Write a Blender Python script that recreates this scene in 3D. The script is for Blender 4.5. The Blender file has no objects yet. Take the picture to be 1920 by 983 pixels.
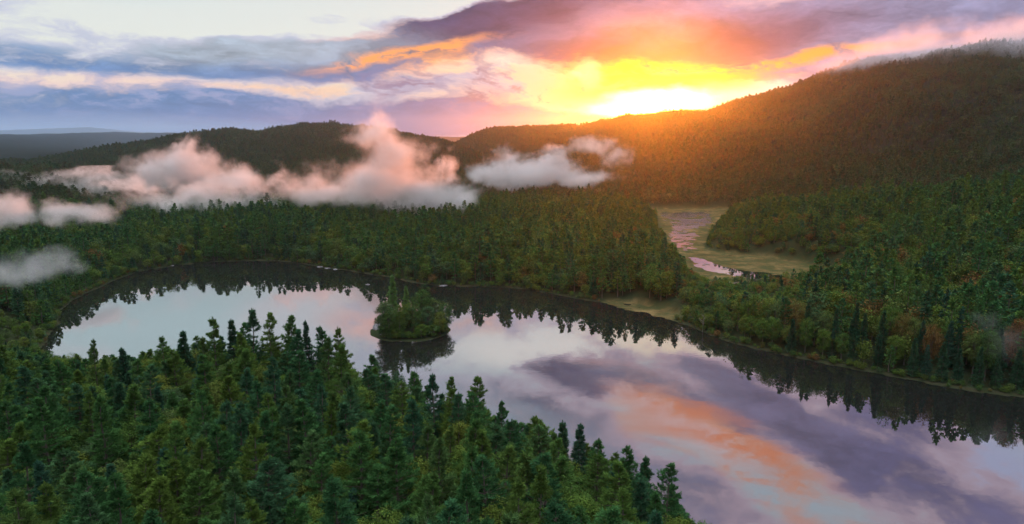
import bpy, math, random
import numpy as np
from mathutils import Vector
R = math.radians
sc = bpy.context.scene
C = sc.collection
# ------------------------------------------------------------------ camera
PITCH, F_PX, CAM_H = R(10.47), 1280.0, 100.0
cam_d = bpy.data.cameras.new('camera'); cam = bpy.data.objects.new('camera', cam_d); C.objects.link(cam)
cam.location = (0, 0, CAM_H); cam.rotation_euler = (math.pi/2 - PITCH, 0, 0)
cam_d.sensor_width = 36; cam_d.lens = 24.0; cam_d.clip_start = 1; cam_d.clip_end = 60000
sc.camera = cam

def ray(px, py):
    """direction in which the photograph (1920 x 983) shows a point"""
    u = (px-960)/F_PX; v = (491.5-py)/F_PX
    return (u, math.cos(PITCH)+v*math.sin(PITCH), -math.sin(PITCH)+v*math.cos(PITCH))
def azel(px, py):
    x, y, z = ray(px, py)
    return math.degrees(math.atan2(x, y)), math.degrees(math.atan2(z, math.hypot(x, y)))
def ground_at(px, py, z=0.0):
    x, y, zz = ray(px, py); t = (z-CAM_H)/zz
    return (x*t, y*t)
def at_dist(px, py, d):
    x, y, z = ray(px, py); t = d/math.hypot(x, y)
    return (x*t, y*t, CAM_H+z*t)

# ------------------------------------------------------------------ sky, sun, exposure
SUN_AZ, SUN_EL = 11.4, 3.0
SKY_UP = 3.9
sc.view_settings.view_transform = 'Standard'; sc.view_settings.look = 'None'
sc.view_settings.gamma = 1; sc.view_settings.exposure = 0.0; sc.view_settings.use_curve_mapping = False

def srgb(r, g, b):
    f = lambda c: (c/255/12.92) if c/255 <= .04045 else ((c/255+.055)/1.055)**2.4
    return (f(r), f(g), f(b))

world = bpy.data.worlds.new("World"); sc.world = world; world.use_nodes = True
wt = world.node_tree; wt.nodes.clear()
WN, WL = wt.nodes, wt.links
def nd(tree, typ, **kw):
    n = tree.nodes.new(typ)
    for k, v in kw.items():
        if k == 'inp':
            for kk, vv in v.items():
                s = n.inputs[kk]
                if isinstance(vv, bpy.types.NodeSocket): tree.links.new(vv, s)
                else: s.default_value = vv
        else: setattr(n, k, v)
    return n
def wm(op, a, b=0.0, c=None, clamp=False, tree=wt):
    inp = {0: a}
    if b is not None: inp[1] = b
    if c is not None: inp[2] = c
    return nd(tree, 'ShaderNodeMath', operation=op, use_clamp=clamp, inp=inp).outputs[0]
def wmix(f, a, b, tree=wt):
    n = nd(tree, 'ShaderNodeMix', data_type='RGBA')
    for idx, v in ((0, f), (6, a), (7, b)):
        if isinstance(v, bpy.types.NodeSocket): tree.links.new(v, n.inputs[idx])
        else: n.inputs[idx].default_value = v if idx == 0 else (*v, 1)
    return n.outputs[2]
tc = nd(wt, 'ShaderNodeTexCoord').outputs['Generated']
nrm = nd(wt, 'ShaderNodeVectorMath', operation='NORMALIZE', inp={0: tc}).outputs[0]
sx = nd(wt, 'ShaderNodeSeparateXYZ', inp={0: nrm})
AZ = wm('MULTIPLY', wm('ARCTAN2', sx.outputs[0], sx.outputs[1]), 57.29578)
EL = wm('MULTIPLY', wm('ARCSINE', sx.outputs[2], None), 57.29578)
P0 = nd(wt, 'ShaderNodeCombineXYZ', inp={0: AZ, 1: EL, 2: 0.0}).outputs[0]
def noise(vec, sxyz, scale=1.0, detail=6, rough=.55, dist=0.0, off=0.0, rot=0.0, col=False):
    m = nd(wt, 'ShaderNodeMapping', inp={0: vec}); m.inputs[1].default_value = (off, off*.7, off*.3)
    m.inputs[2].default_value = (0, 0, rot); m.inputs[3].default_value = sxyz
    n = nd(wt, 'ShaderNodeTexNoise', inp={'Vector': m.outputs[0], 'Scale': scale, 'Detail': detail, 'Roughness': rough, 'Distortion': dist})
    return n.outputs[1] if col else n.outputs[0]
def ramp(x, a, b, lo=0.0, hi=1.0, smooth_=True):
    return nd(wt, 'ShaderNodeMapRange', interpolation_type='SMOOTHSTEP' if smooth_ else 'LINEAR', inp={0: x, 1: a, 2: b, 3: lo, 4: hi}).outputs[0]
def vadd(a, b): return nd(wt, 'ShaderNodeVectorMath', operation='ADD', inp={0: a, 1: b}).outputs[0]
def warp(vec, sxyz, off, amp, detail=5):
    w = noise(vec, sxyz, 1.0, detail, .6, off=off, col=True)
    w = nd(wt, 'ShaderNodeVectorMath', operation='SUBTRACT', inp={0: w, 1: (.5, .5, .5)}).outputs[0]
    return nd(wt, 'ShaderNodeVectorMath', operation='MULTIPLY', inp={0: w, 1: amp}).outputs[0]
P1 = vadd(P0, warp(P0, (.07, .20, 1), 3.1, (11.0, 4.0, 0), 6))       # ragged edges
# clouds are a layer overhead: their pattern is laid out on a plane, so it flattens towards the horizon
zz = wm('ADD', wm('MAXIMUM', sx.outputs[2], 0.0), .06)
Q = nd(wt, 'ShaderNodeCombineXYZ', inp={0: wm('DIVIDE', sx.outputs[0], zz), 1: wm('DIVIDE', sx.outputs[1], zz), 2: 0.0}).outputs[0]
N1 = noise(Q, (1.0, .75, 1), .55, 6, .60, .5, off=5.3, rot=R(28))
N2 = noise(Q, (1.0, .62, 1), 1.5, 6, .64, .4, off=9.7, rot=R(28))
N3 = noise(P1, (.06, .26, 1), 1.0, 6, .62, .3, off=14, rot=R(3))
N4 = noise(P1, (.30, .75, 1), 1.0, 7, .66, .2, off=19)
NS = noise(P0, (.05, .42, 1), 1.0, 6, .64, .6, off=44, rot=R(-24))   # slanting wisps
LAST = [None]
def soft(cx, cy, rx, ry, rot=0, p=1.0, vec=None):
    # each region waits for the one before it, so that few values are alive at once
    v = vec or P1
    if LAST[0] is not None: v = nd(wt, 'ShaderNodeVectorMath', operation='MULTIPLY_ADD', inp={0: LAST[0], 1: (1e-9, 1e-9, 1e-9), 2: v}).outputs[0]
    q = nd(wt, 'ShaderNodeVectorMath', operation='SUBTRACT', inp={0: v, 1: (cx, cy, 0)}).outputs[0]
    c_, s_ = math.cos(R(rot)), math.sin(R(rot))
    u = nd(wt, 'ShaderNodeVectorMath', operation='DOT_PRODUCT', inp={0: q, 1: (c_/rx, s_/rx, 0)}).outputs[1]
    w = nd(wt, 'ShaderNodeVectorMath', operation='DOT_PRODUCT', inp={0: q, 1: (-s_/ry, c_/ry, 0)}).outputs[1]
    l = wm('SQRT', wm('MULTIPLY_ADD', u, u, wm('MULTIPLY', w, w)), None)
    return ramp(l, 1.45, .35, 0.0, p)
def ps(px, py, w, h, rot=0, p=1.0, vec=None):
    """soft region, by where the photograph shows it (w, h in its pixels)"""
    a, e = azel(px, py); return soft(a, e, w/2*.0425, h/2*.0425, rot, p, vec)
def rs_(px, py, w, h, rot=0, p=1.0, vec=None):
    """soft region, by where the lake mirrors it"""
    a, e = azel(px, py); return soft(a, -e, w/2*.038, h/2*.038, rot, p, vec)
def lay(col, mask, c, k=1.0):
    LAST[0] = wmix(wm('MULTIPLY', mask, k) if k != 1 else mask, col, c)
    return LAST[0]
def total(regions):
    t = None
    for r_ in regions: t = r_() if t is None else wm('ADD', t, r_()); LAST[0] = t
    return t
SKYLINE = ramp(EL, 11.0, 14.5)       # 0 in the part the photograph shows, 1 in the part the lake mirrors
nish = nd(wt, 'ShaderNodeTexSky', sky_type='NISHITA', sun_disc=False, sun_elevation=R(SUN_EL), sun_rotation=R(SUN_AZ))
nis = nd(wt, 'ShaderNodeVectorMath', operation='SCALE', inp={0: nish.outputs[0], 'Scale': .09}).outputs[0]
# colours of the openings between the clouds
gap = wmix(ramp(EL, 0.0, 26.0), srgb(246, 248, 238), srgb(205, 222, 236))
gap = wmix(.10, gap, nis)
gap = lay(gap, ps(250, 180, 900, 70), srgb(255, 226, 205), .9)
gap = lay(gap, ps(560, 190, 500, 60), srgb(255, 214, 180), .9)
gap = lay(gap, ps(950, 160, 520, 110), (.95, .74, .46), .95)
gap = lay(gap, ps(1240, 145, 380, 80, 4), (1.2, .66, .04), .95)
gap = lay(gap, rs_(260, 620, 560, 200), srgb(206, 232, 236), .9)
gap = lay(gap, rs_(560, 600, 300, 120), srgb(226, 232, 238), .9)
gap = lay(gap, rs_(720, 600, 260, 90), srgb(250, 208, 204), .9)
gap = lay(gap, rs_(900, 605, 160, 50), srgb(252, 196, 180), .9)
gap = lay(gap, rs_(1240, 640, 420, 80, 6), (1.15, .98, .74), .9)
gap = lay(gap, rs_(1250, 770, 420, 110, 20), srgb(255, 222, 222), .9)
gap = lay(gap, rs_(1640, 790, 500, 90, 20), srgb(238, 216, 228), .8)
gap = lay(gap, rs_(1880, 890, 300, 200, 10), srgb(200, 204, 240), .9)
gap = lay(gap, rs_(1000, 655, 460, 110), (1.12, 1.10, 1.04), .9)
# colours of the clouds: lit edge and shaded body
edge = wmix(ramp(AZ, -14.0, 16.0), srgb(206, 210, 226), srgb(214, 190, 206))
edge = lay(edge, ps(180, 165, 760, 40), srgb(248, 214, 206), .8)
edge = lay(edge, ps(780, 100, 420, 90, 8), (1.25, .50, .12), .95)
edge = lay(edge, ps(1420, 120, 620, 70, 8), (1.25, .50, .08), .95)
edge = lay(edge, ps(1180, 120, 360, 150), (1.0, .52, .16), .9)
edge = lay(edge, ps(1000, 200, 460, 80), srgb(240, 196, 160), .8)
edge = lay(edge, rs_(1380, 850, 620, 90, 24), srgb(255, 188, 150), .85)
body = wmix(ramp(AZ, -26.0, 6.0), srgb(96, 134, 184), srgb(128, 124, 160))
body = wmix(ramp(AZ, 8.0, 30.0), body, srgb(150, 150, 184))
body = lay(body, ps(900, 40, 560, 110, 14), srgb(76, 74, 112), .95)
body = lay(body, ps(1260, 95, 600, 90, 6), srgb(84, 62, 96), .9)
body = lay(body, ps(1230, 60, 240, 60, 0), srgb(214, 150, 130), .4)
body = lay(body, ps(1080, 215, 460, 60), srgb(140, 132, 166), .9)
body = lay(body, ps(400, 80, 760, 90), srgb(184, 196, 208), .85)
body = lay(body, ps(160, 210, 700, 90), srgb(92, 132, 180), .85)
body = wmix(SKYLINE, body, wmix(ramp(AZ, -12.0, 24.0), srgb(178, 196, 208), srgb(134, 126, 158)))
body = lay(body, rs_(1050, 715, 620, 150, 14), srgb(92, 88, 120), .95)
body = lay(body, rs_(1750, 920, 420, 260, 10), srgb(130, 124, 168), .7)
# where it is cloudy (+) and where it is open (-)
bias = total([lambda: wm('MULTIPLY', SKYLINE, -.02),
    lambda: ps(30, 45, 170, 80, 0, .16), lambda: ps(330, 15, 900, 100, 0, -.22), lambda: ps(420, 84, 520, 50, 0, .26), lambda: ps(200, 117, 560, 44, -2, .34, P0), lambda: ps(540, 112, 420, 80, 0, .30), lambda: ps(620, 38, 240, 20, 0, .18),
    lambda: ps(260, 160, 640, 34, 0, -.07), lambda: ps(170, 215, 800, 80, 0, .28), lambda: ps(560, 215, 620, 80, 0, .22), lambda: ps(820, 225, 500, 60, 0, .24),
    lambda: ps(560, 178, 240, 22, 0, -.14), lambda: ps(1000, 140, 400, 70, 0, -.10), lambda: ps(1230, 182, 420, 70, 0, -.6, P0), lambda: ps(980, 225, 560, 60, 0, .42), lambda: ps(1500, 150, 300, 60, 10, .2),
    lambda: ps(860, 62, 520, 92, 14, .50), lambda: ps(1080, 25, 520, 100, 4, .40), lambda: ps(850, 5, 160, 40, 16, -.25, P0), lambda: ps(1270, 80, 620, 100, 0, .56), lambda: ps(1560, 60, 700, 110, 6, .50), lambda: ps(1900, 60, 560, 160, 0, .6),
    lambda: rs_(400, 600, 700, 160, 0, -.20), lambda: rs_(690, 572, 160, 26, 0, .25), lambda: rs_(960, 650, 300, 70, 0, -.34), lambda: rs_(1250, 640, 360, 50, 8, -.22), lambda: rs_(1120, 705, 640, 90, 14, .34), lambda: rs_(950, 765, 560, 120, 14, .26), lambda: rs_(300, 560, 300, 50, 0, .10), lambda: rs_(1500, 720, 700, 60, 18, .14),
    lambda: rs_(1460, 790, 600, 80, 28, .30), lambda: rs_(1600, 775, 560, 60, 18, -.26), lambda: rs_(1180, 760, 240, 60, 30, -.16), lambda: rs_(1240, 775, 280, 90, 25, -.22), lambda: rs_(1740, 880, 560, 200, 20, .30), lambda: rs_(1250, 930, 600, 150, 14, .28), lambda: rs_(1880, 880, 200, 100, 0, -.18)])
# low bands follow the horizon, high cloud the plane overhead
NM = wmix(ramp(EL, 5.0, 14.0), N3, wm('MULTIPLY_ADD', N1, .55, wm('MULTIPLY', N2, .45)))
NM = wm('ADD', wm('MULTIPLY', NM, .66), wm('MULTIPLY', N4, .34))
m_ = wm('ADD', wm('MULTIPLY_ADD', wm('SUBTRACT', NM, .5), 1.9, .5), bias)
col = wmix(ramp(m_, .42, .62), gap, edge)
shade = wm('MULTIPLY_ADD', wm('SUBTRACT', N4, .5), 1.5, wm('MULTIPLY_ADD', wm('SUBTRACT', N3, .5), 1.1, 1.0))
bodyv = nd(wt, 'ShaderNodeVectorMath', operation='SCALE', inp={0: body, 'Scale': shade}).outputs[0]
col = wmix(ramp(m_, .54, .84), col, bodyv)
puff = wm('MULTIPLY', ps(330, 200, 1100, 90), ramp(N4, .50, .66))
col = lay(col, puff, srgb(176, 178, 210), .65)
puff = wm('MULTIPLY', ps(1000, 170, 700, 110), ramp(N4, .50, .64))
col = lay(col, puff, srgb(150, 112, 124), .7)
puff = wm('MULTIPLY', rs_(1000, 660, 700, 130, 8), ramp(N2, .48, .64))
col = lay(col, puff, srgb(150, 148, 166), .6)
puff = wm('MULTIPLY', rs_(350, 610, 800, 160), ramp(N2, .50, .70))
col = lay(col, puff, srgb(236, 232, 236), .7)
# lit streaks under the banks and, high up, the long salmon streak the lake mirrors
def streak(mask, lo, hi, n=NS): return wm('MULTIPLY', mask, ramp(n, lo, hi))
col = lay(col, streak(ps(770, 106, 360, 30, 10), .32, .55, N4), (1.25, .46, .10), .95)
col = lay(col, streak(ps(1490, 116, 420, 24, 8), .30, .55, N4), (1.3, .50, .06), .95)
col = lay(col, streak(ps(1240, 130, 380, 34, 0), .36, .58, N4), (1.5, .80, .02), .9)
col = lay(col, wm('MULTIPLY', streak(rs_(1370, 840, 680, 100, 25, 1.0), .40, .60), ramp(N4, .36, .60, .25, 1.0)), srgb(255, 160, 118), 1.0)
col = lay(col, streak(rs_(1200, 790, 260, 60, 30, 1.0), .40, .62), srgb(244, 180, 158), .85)
col = lay(col, streak(rs_(1560, 940, 300, 60, 20, 1.0), .36, .60), srgb(246, 166, 130), .85)
# the horizon, and the sun's own glow
col = lay(col, wm('MULTIPLY', ramp(EL, 3.2, .6), ramp(AZ, 4.0, -16.0)), srgb(96, 138, 194), .85)
sd_ = azel(1225, 200); sun_vec = (math.sin(R(sd_[0]))*math.cos(R(sd_[1])), math.cos(R(sd_[0]))*math.cos(R(sd_[1])), math.sin(R(sd_[1])))
dt = nd(wt, 'ShaderNodeVectorMath', operation='DOT_PRODUCT', inp={0: nrm, 1: sun_vec}).outputs[1]
ANG = wm('MULTIPLY', wm('ARCCOSINE', wm('MINIMUM', dt, .999999), None), 57.29578)
P2 = vadd(P0, warp(P0, (.35, .6, 1), 8.1, (3.0, 1.6, 0), 7))
core = wm('ADD', ps(1235, 192, 190, 50, 3, 1.0, P2), ps(1160, 208, 110, 26, -4, .7, P2), clamp=True)
col = lay(col, core, (9.0, 6.4, 1.8), 1.0)
col = lay(col, ps(1105, 140, 50, 60, 30, .7, P2), (1.8, 1.5, .7), .6)
col = lay(col, ps(950, 112, 80, 26, 0, .6, P2), (1.3, 1.2, .9), .6)
glow = wm('POWER', ramp(ANG, 10.0, 0.0, smooth_=False), 2.2)
gcol = nd(wt, 'ShaderNodeVectorMath', operation='SCALE', inp={0: (.7, .20, .0), 'Scale': glow}).outputs[0]
col = nd(wt, 'ShaderNodeVectorMath', operation='ADD', inp={0: col, 1: gcol}).outputs[0]
col = nd(wt, 'ShaderNodeVectorMath', operation='SCALE', inp={0: col, 'Scale': wm('MULTIPLY_ADD', SKYLINE, .18, 1.0)}).outputs[0]
# behind the camera the sky is dimmed; overhead, added brightness lights the foliage
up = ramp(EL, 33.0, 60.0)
col = wmix(wm('MULTIPLY', ramp(wm('ABSOLUTE', AZ), 55.0, 110.0), .8), col, srgb(120, 135, 165))
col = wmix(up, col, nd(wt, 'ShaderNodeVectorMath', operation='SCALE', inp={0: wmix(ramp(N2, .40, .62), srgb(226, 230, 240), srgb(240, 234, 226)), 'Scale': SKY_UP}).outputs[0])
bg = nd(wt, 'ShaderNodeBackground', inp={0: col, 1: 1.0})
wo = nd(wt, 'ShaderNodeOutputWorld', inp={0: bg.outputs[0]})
world.cycles.sampling_method = 'MANUAL'; world.cycles.sample_map_resolution = 1024

ld = bpy.data.lights.new('sun', 'SUN'); ld.energy = 3.6; ld.angle = R(.6); ld.color = (1.0, .20, .008)
sun = bpy.data.objects.new('sun', ld); C.objects.link(sun)
sun.rotation_euler = (R(90-SUN_EL), 0, R(180-SUN_AZ)); sun.location = (0, 0, 600)

cy = sc.cycles
cy.use_denoising = True; cy.max_bounces = 5; cy.diffuse_bounces = 2; cy.glossy_bounces = 2
cy.transmission_bounces = 3; cy.volume_bounces = 1; cy.transparent_max_bounces = 8
cy.use_adaptive_sampling = True; cy.adaptive_threshold = .02; cy.adaptive_min_samples = 24
cy.caustics_reflective = False; cy.caustics_refractive = False; cy.sample_clamp_indirect = 4
cy.volume_max_steps = 256

# ------------------------------------------------------------------ helpers
rng = np.random.default_rng(7)
def smooth(t): t = np.clip(t, 0, 1); return t*t*(3-2*t)
_L = np.random.default_rng(99).random((256, 256))
def vnoise(x, y):
    xi = np.floor(x).astype(int); yi = np.floor(y).astype(int); fx = x-xi; fy = y-yi
    fx = fx*fx*(3-2*fx); fy = fy*fy*(3-2*fy)
    g = lambda a, b: _L[a & 255, b & 255]
    return (g(xi, yi)*(1-fx)+g(xi+1, yi)*fx)*(1-fy)+(g(xi, yi+1)*(1-fx)+g(xi+1, yi+1)*fx)*fy
def fbm(x, y, oct=4):
    s = 0; a = .5; t = 0
    for k in range(oct):
        s = s+a*(vnoise(x+17.3*k, y+9.1*k)-.5)*2; t += a; a *= .5; x = x*2.03; y = y*2.03
    return s/t
def poly_sd(poly, x, y):
    """signed distance to a polygon, negative inside"""
    d2 = np.full(x.shape, 1e18); ins = np.zeros(x.shape, bool); n = len(poly)
    for i in range(n):
        ax, ay = poly[i]; bx, by = poly[(i+1) % n]
        ex, ey = bx-ax, by-ay; L = ex*ex+ey*ey+1e-9
        t = np.clip(((x-ax)*ex+(y-ay)*ey)/L, 0, 1)
        d2 = np.minimum(d2, (x-ax-t*ex)**2+(y-ay-t*ey)**2)
        c = ((ay > y) != (by > y)) & (x < (bx-ax)*(y-ay)/(by-ay+1e-12)+ax)
        ins ^= c
    return np.where(ins, -1, 1)*np.sqrt(d2)

def link(o, parent=None):
    C.objects.link(o)
    if parent: o.parent = parent
    return o
def mesh_from(name, v, f, mats=(), mi=None, smooth_=False):
    """v (n,3), f (m,3 or 4) arrays"""
    me = bpy.data.meshes.new(name); v = np.asarray(v, np.float32); f = np.asarray(f, np.int32)
    me.vertices.add(len(v)); me.vertices.foreach_set('co', v.ravel())
    k = f.shape[1]
    me.loops.add(f.size); me.loops.foreach_set('vertex_index', f.ravel())
    me.polygons.add(len(f)); me.polygons.foreach_set('loop_start', np.arange(0, f.size, k, dtype=np.int32))
    if mi is not None: me.polygons.foreach_set('material_index', np.asarray(mi, np.int32))
    me.polygons.foreach_set('use_smooth', np.full(len(f), smooth_))
    for m in mats: me.materials.append(m)
    me.update(calc_edges=True); return me
def tag(o, label=None, cat=None, group=None, kind=None):
    for k, v in (('label', label), ('category', cat), ('group', group), ('kind', kind)):
        if v: o[k] = v
    return o

# ------------------------------------------------------------------ materials
def new_mat(name):
    m = bpy.data.materials.new(name); m.use_nodes = True; m.node_tree.nodes.clear(); return m, m.node_tree
def leaf_mat(name, cols, vary=.5, far=False):
    """foliage: colour differs from tree to tree and, mottled, within a crown; cols: (dark, mid, light)"""
    m, t = new_mat(name)
    oi = nd(t, 'ShaderNodeObjectInfo')
    r = nd(t, 'ShaderNodeValToRGB', inp={0: oi.outputs['Random']})
    e = r.color_ramp.elements
    while len(e) < len(cols): e.new(.5)
    for i, c in enumerate(cols): e[i].position = i/(len(cols)-1); e[i].color = (*c, 1)
    geo = nd(t, 'ShaderNodeNewGeometry'); tco = nd(t, 'ShaderNodeTexCoord')
    n = nd(t, 'ShaderNodeTexNoise', inp={'Vector': geo.outputs['Position'] if far else tco.outputs['Object'], 'Scale': .012 if far else .55, 'Detail': 5.0})
    k = nd(t, 'ShaderNodeMapRange', inp={0: n.outputs[0], 1: .3, 2: .7, 3: 1-vary, 4: 1+vary}).outputs[0]
    isl = nd(t, 'ShaderNodeMapRange', inp={0: geo.outputs['Random Per Island'], 1: 0.0, 2: 1.0, 3: .7, 4: 1.3}).outputs[0]
    k = wm('MULTIPLY', k, isl, tree=t)
    c = nd(t, 'ShaderNodeVectorMath', operation='SCALE', inp={0: r.outputs[0], 'Scale': k}).outputs[0]
    d = nd(t, 'ShaderNodeBsdfDiffuse', inp={'Color': c, 'Roughness': .4})
    tr = nd(t, 'ShaderNodeBsdfTranslucent', inp={'Color': c})
    mx = nd(t, 'ShaderNodeMixShader', inp={0: .2, 1: d.outputs[0], 2: tr.outputs[0]})
    nd(t, 'ShaderNodeOutputMaterial', inp={0: mx.outputs[0]})
    return m
PINE = leaf_mat('pine_needles', [(.036, .108, .046), (.052, .140, .042), (.092, .155, .030), (.038, .115, .062)])
SPRUCE = leaf_mat('spruce_needles', [(.028, .082, .044), (.042, .105, .048), (.034, .095, .060)])
BROAD = leaf_mat('broad_leaves', [(.045, .098, .030), (.070, .130, .026), (.110, .140, .028), (.050, .108, .050)])
RUSTY = leaf_mat('rusty_leaves', [(.14, .095, .034), (.15, .080, .030), (.12, .11, .032)])  # leaf colours from rust-brown to olive
FARL = leaf_mat('distant_leaves', [(.030, .072, .034), (.050, .090, .032), (.075, .095, .034), (.078, .070, .034), (.036, .085, .046)], .5)
def bark_mat():
    m, t = new_mat('bark'); tco = nd(t, 'ShaderNodeTexCoord')
    mp = nd(t, 'ShaderNodeMapping', inp={0: tco.outputs['Object']}); mp.inputs[3].default_value = (6, 6, 1.2)
    n = nd(t, 'ShaderNodeTexNoise', inp={'Vector': mp.outputs[0], 'Scale': 1.5, 'Detail': 5.0})
    c = wmix(n.outputs[0], (.05, .038, .03), (.16, .13, .11), tree=t)
    p = nd(t, 'ShaderNodeBsdfPrincipled', inp={'Base Color': c, 'Roughness': .9})
    nd(t, 'ShaderNodeOutputMaterial', inp={0: p.outputs[0]}); return m
BARK = bark_mat()

# ------------------------------------------------------------------ terrain
G = ground_at
far_shore = [G(*p) for p in [(108, 606), (112, 585), (130, 566), (165, 548), (205, 530), (262, 508), (330, 498), (395, 491), (455, 489.5), (520, 489), (570, 495), (620, 503),
             (680, 512), (735, 521), (790, 533), (850, 537), (930, 538), (985, 542), (1030, 550), (1080, 560), (1130, 567), (1150, 569), (1215, 583), (1250, 595),
             (1290, 611), (1340, 632), (1400, 650), (1480, 668), (1560, 684), (1650, 701), (1750, 721), (1850, 737), (1920, 744), (2060, 752)]]
near_shore = [(330, 215), (420, 120), (400, -60), (140, -60), (90, 40), (70, 92), (56, 130), (40, 156), (17, 176), (-10, 197), (-40, 220), (-75, 243), (-105, 256), (-150, 264), (-190, 282), (-222, 306)]
LAKE = far_shore+near_shore
ISL = (-53.0, 345.0)
POND = [G(*p) for p in [(1232, 399), (1290, 397), (1345, 398), (1330, 403), (1338, 412), (1322, 425), (1300, 430), (1306, 442), (1296, 455), (1300, 466), (1284, 470), (1262, 462), (1255, 440), (1262, 424), (1246, 408)]]
STREAM = [G(*p) for p in [(1290, 482), (1314, 484), (1342, 495), (1380, 505), (1410, 509), (1440, 511), (1474, 519), (1455, 528), (1410, 527), (1400, 520), (1368, 516), (1328, 509), (1304, 500)]]
STREAM2 = [G(*p) for p in [(1358, 528), (1384, 527), (1382, 532), (1362, 533)]]
MARSH = [G(*p) for p in [(1210, 392), (1362, 392), (1350, 420), (1322, 440), (1318, 468), (1345, 474), (1420, 480), (1500, 492), (1575, 515), (1510, 534), (1440, 547), (1360, 553), (1312, 538), (1282, 505), (1268, 478), (1248, 466), (1240, 440), (1238, 410)]]
FLAT = [G(*p) for p in [(1132, 569), (1150, 566), (1200, 570), (1250, 578), (1275, 592), (1262, 600), (1240, 597), (1205, 588), (1165, 582)]]
ctrl = np.array([(-83, 205, 24), (-50, 185, 23), (-10, 160, 21), (10, 138, 20), (28, 115, 19), (-40, 120, 25), (0, 80, 30), (-100, 130, 20), (-150, 200, 11), (-120, 225, 11), (-180, 250, 8),
                 (-220, 200, 13), (-60, 60, 30), (-150, 110, 17), (-200, 120, 15), (35, 60, 28), (-280, 260, 10), (-110, 80, 22)], float)
PXS = lambda pts: np.array([[azel(p[0], p[1])[0], *p[2:]] for p in pts], float)
def crest(pts, canopy=15):
    """[(px, py, distance, base distance)] -> azimuth, distance, ground height, base"""
    out = []
    for px, py, D, B in pts:
        a, e = azel(px, py); out.append((a, D, CAM_H+D*math.tan(R(e))-canopy, B))
    return np.array(out)
HILL_L = crest([(-500, 330, 2300, 1700), (60, 318, 2000, 1750), (110, 308, 2000, 1600), (180, 290, 2050, 1500), (240, 275, 2100, 1450), (330, 256, 2150, 1400), (380, 250, 2200, 1400), (430, 246, 2200, 1400), (480, 249, 2200, 1400),
                (520, 243, 2200, 1400), (570, 235, 2250, 1400), (620, 234, 2250, 1400), (680, 238, 2250, 1400), (740, 247, 2200, 1400), (800, 259, 2150, 1400),
                (850, 272, 2100, 1450), (900, 292, 2050, 1500), (960, 322, 2000, 1600), (1020, 345, 2000, 1700)])
HILL_C = crest([(760, 300, 2900, 2200), (850, 272, 2800, 2100), (880, 256, 2750, 2000), (915, 244, 2700, 1900), (960, 241, 2650, 1800), (1030, 238, 2600, 1700), (1090, 238, 2550, 1550), (1130, 228, 2500, 1400),
                (1180, 218, 2450, 1250), (1230, 215, 2400, 1120), (1280, 207, 2350, 1020), (1325, 208, 2300, 980), (1380, 191, 2250, 950), (1440, 177, 2200, 900), (1485, 168, 2150, 880), (1540, 148, 2100, 850),
                (1600, 127, 2050, 800), (1660, 119, 2000, 770), (1730, 114, 2000, 740), (1800, 111, 2000, 700), (1920, 109, 2000, 660), (2100, 106, 1950, 620), (2500, 92, 1850, 600), (3500, 110, 1700, 600)])
SPUR_R = crest([(1500, 412, 640, 520), (1580, 396, 650, 500), (1680, 384, 660, 470), (1780, 370, 660, 440), (1900, 357, 650, 420), (2100, 345, 640, 400), (2600, 330, 640, 400)], 18)
SPUR_L = crest([(-600, 312, 1150, 800), (0, 318, 1150, 820), (90, 319, 1180, 850), (160, 330, 1180, 880), (230, 352, 1150, 900), (300, 375, 1100, 900)], 15)
FAR1 = crest([(-600, 262, 4600, 3600), (0, 263, 4600, 3600), (120, 262, 4700, 3700), (220, 259, 4900, 3900), (330, 262, 5200, 4200), (500, 270, 5200, 4200)], 0)
FAR2 = crest([(-600, 250, 9000, 7500), (0, 250, 9000, 7500), (90, 247, 9000, 7500), (170, 245, 9000, 7500), (260, 254, 9300, 7800), (330, 258, 9500, 8000), (700, 262, 9500, 8000), (900, 262, 9500, 8000), (1200, 262, 9500, 8000)], 0)
def ridge(tab, az, r, width, rel, nz):
    D = np.interp(az, tab[:, 0], tab[:, 1]); H = np.interp(az, tab[:, 0], tab[:, 2]); B = np.interp(az, tab[:, 0], tab[:, 3])
    lo, hi_ = tab[0, 0], tab[-1, 0]
    fade = smooth((az-lo+4)/4)*smooth((hi_+4-az)/4)
    t = (r-B)/(D-B)
    up = np.where(t < 1, .35*np.clip(t, 0, 1)**1.0+.65*smooth(t), 1-.55*smooth((r-D)/width))
    relief = rel*nz*np.clip(t, 0, 1)*np.clip(1-t, 0, 1)*4
    return np.clip(H, 0, None)*fade*np.clip(up+relief, 0, None)*(t > 0)
def masks(x, y):
    wob = fbm(x/9, y/9, 3)*1.6
    lake = poly_sd(LAKE, x, y)+wob
    ex = (x-ISL[0])/20.5; ey = (y-ISL[1])/21.0
    isl = (1-np.sqrt(ex*ex+ey*ey))*20+wob*.8
    return lake, isl
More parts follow.
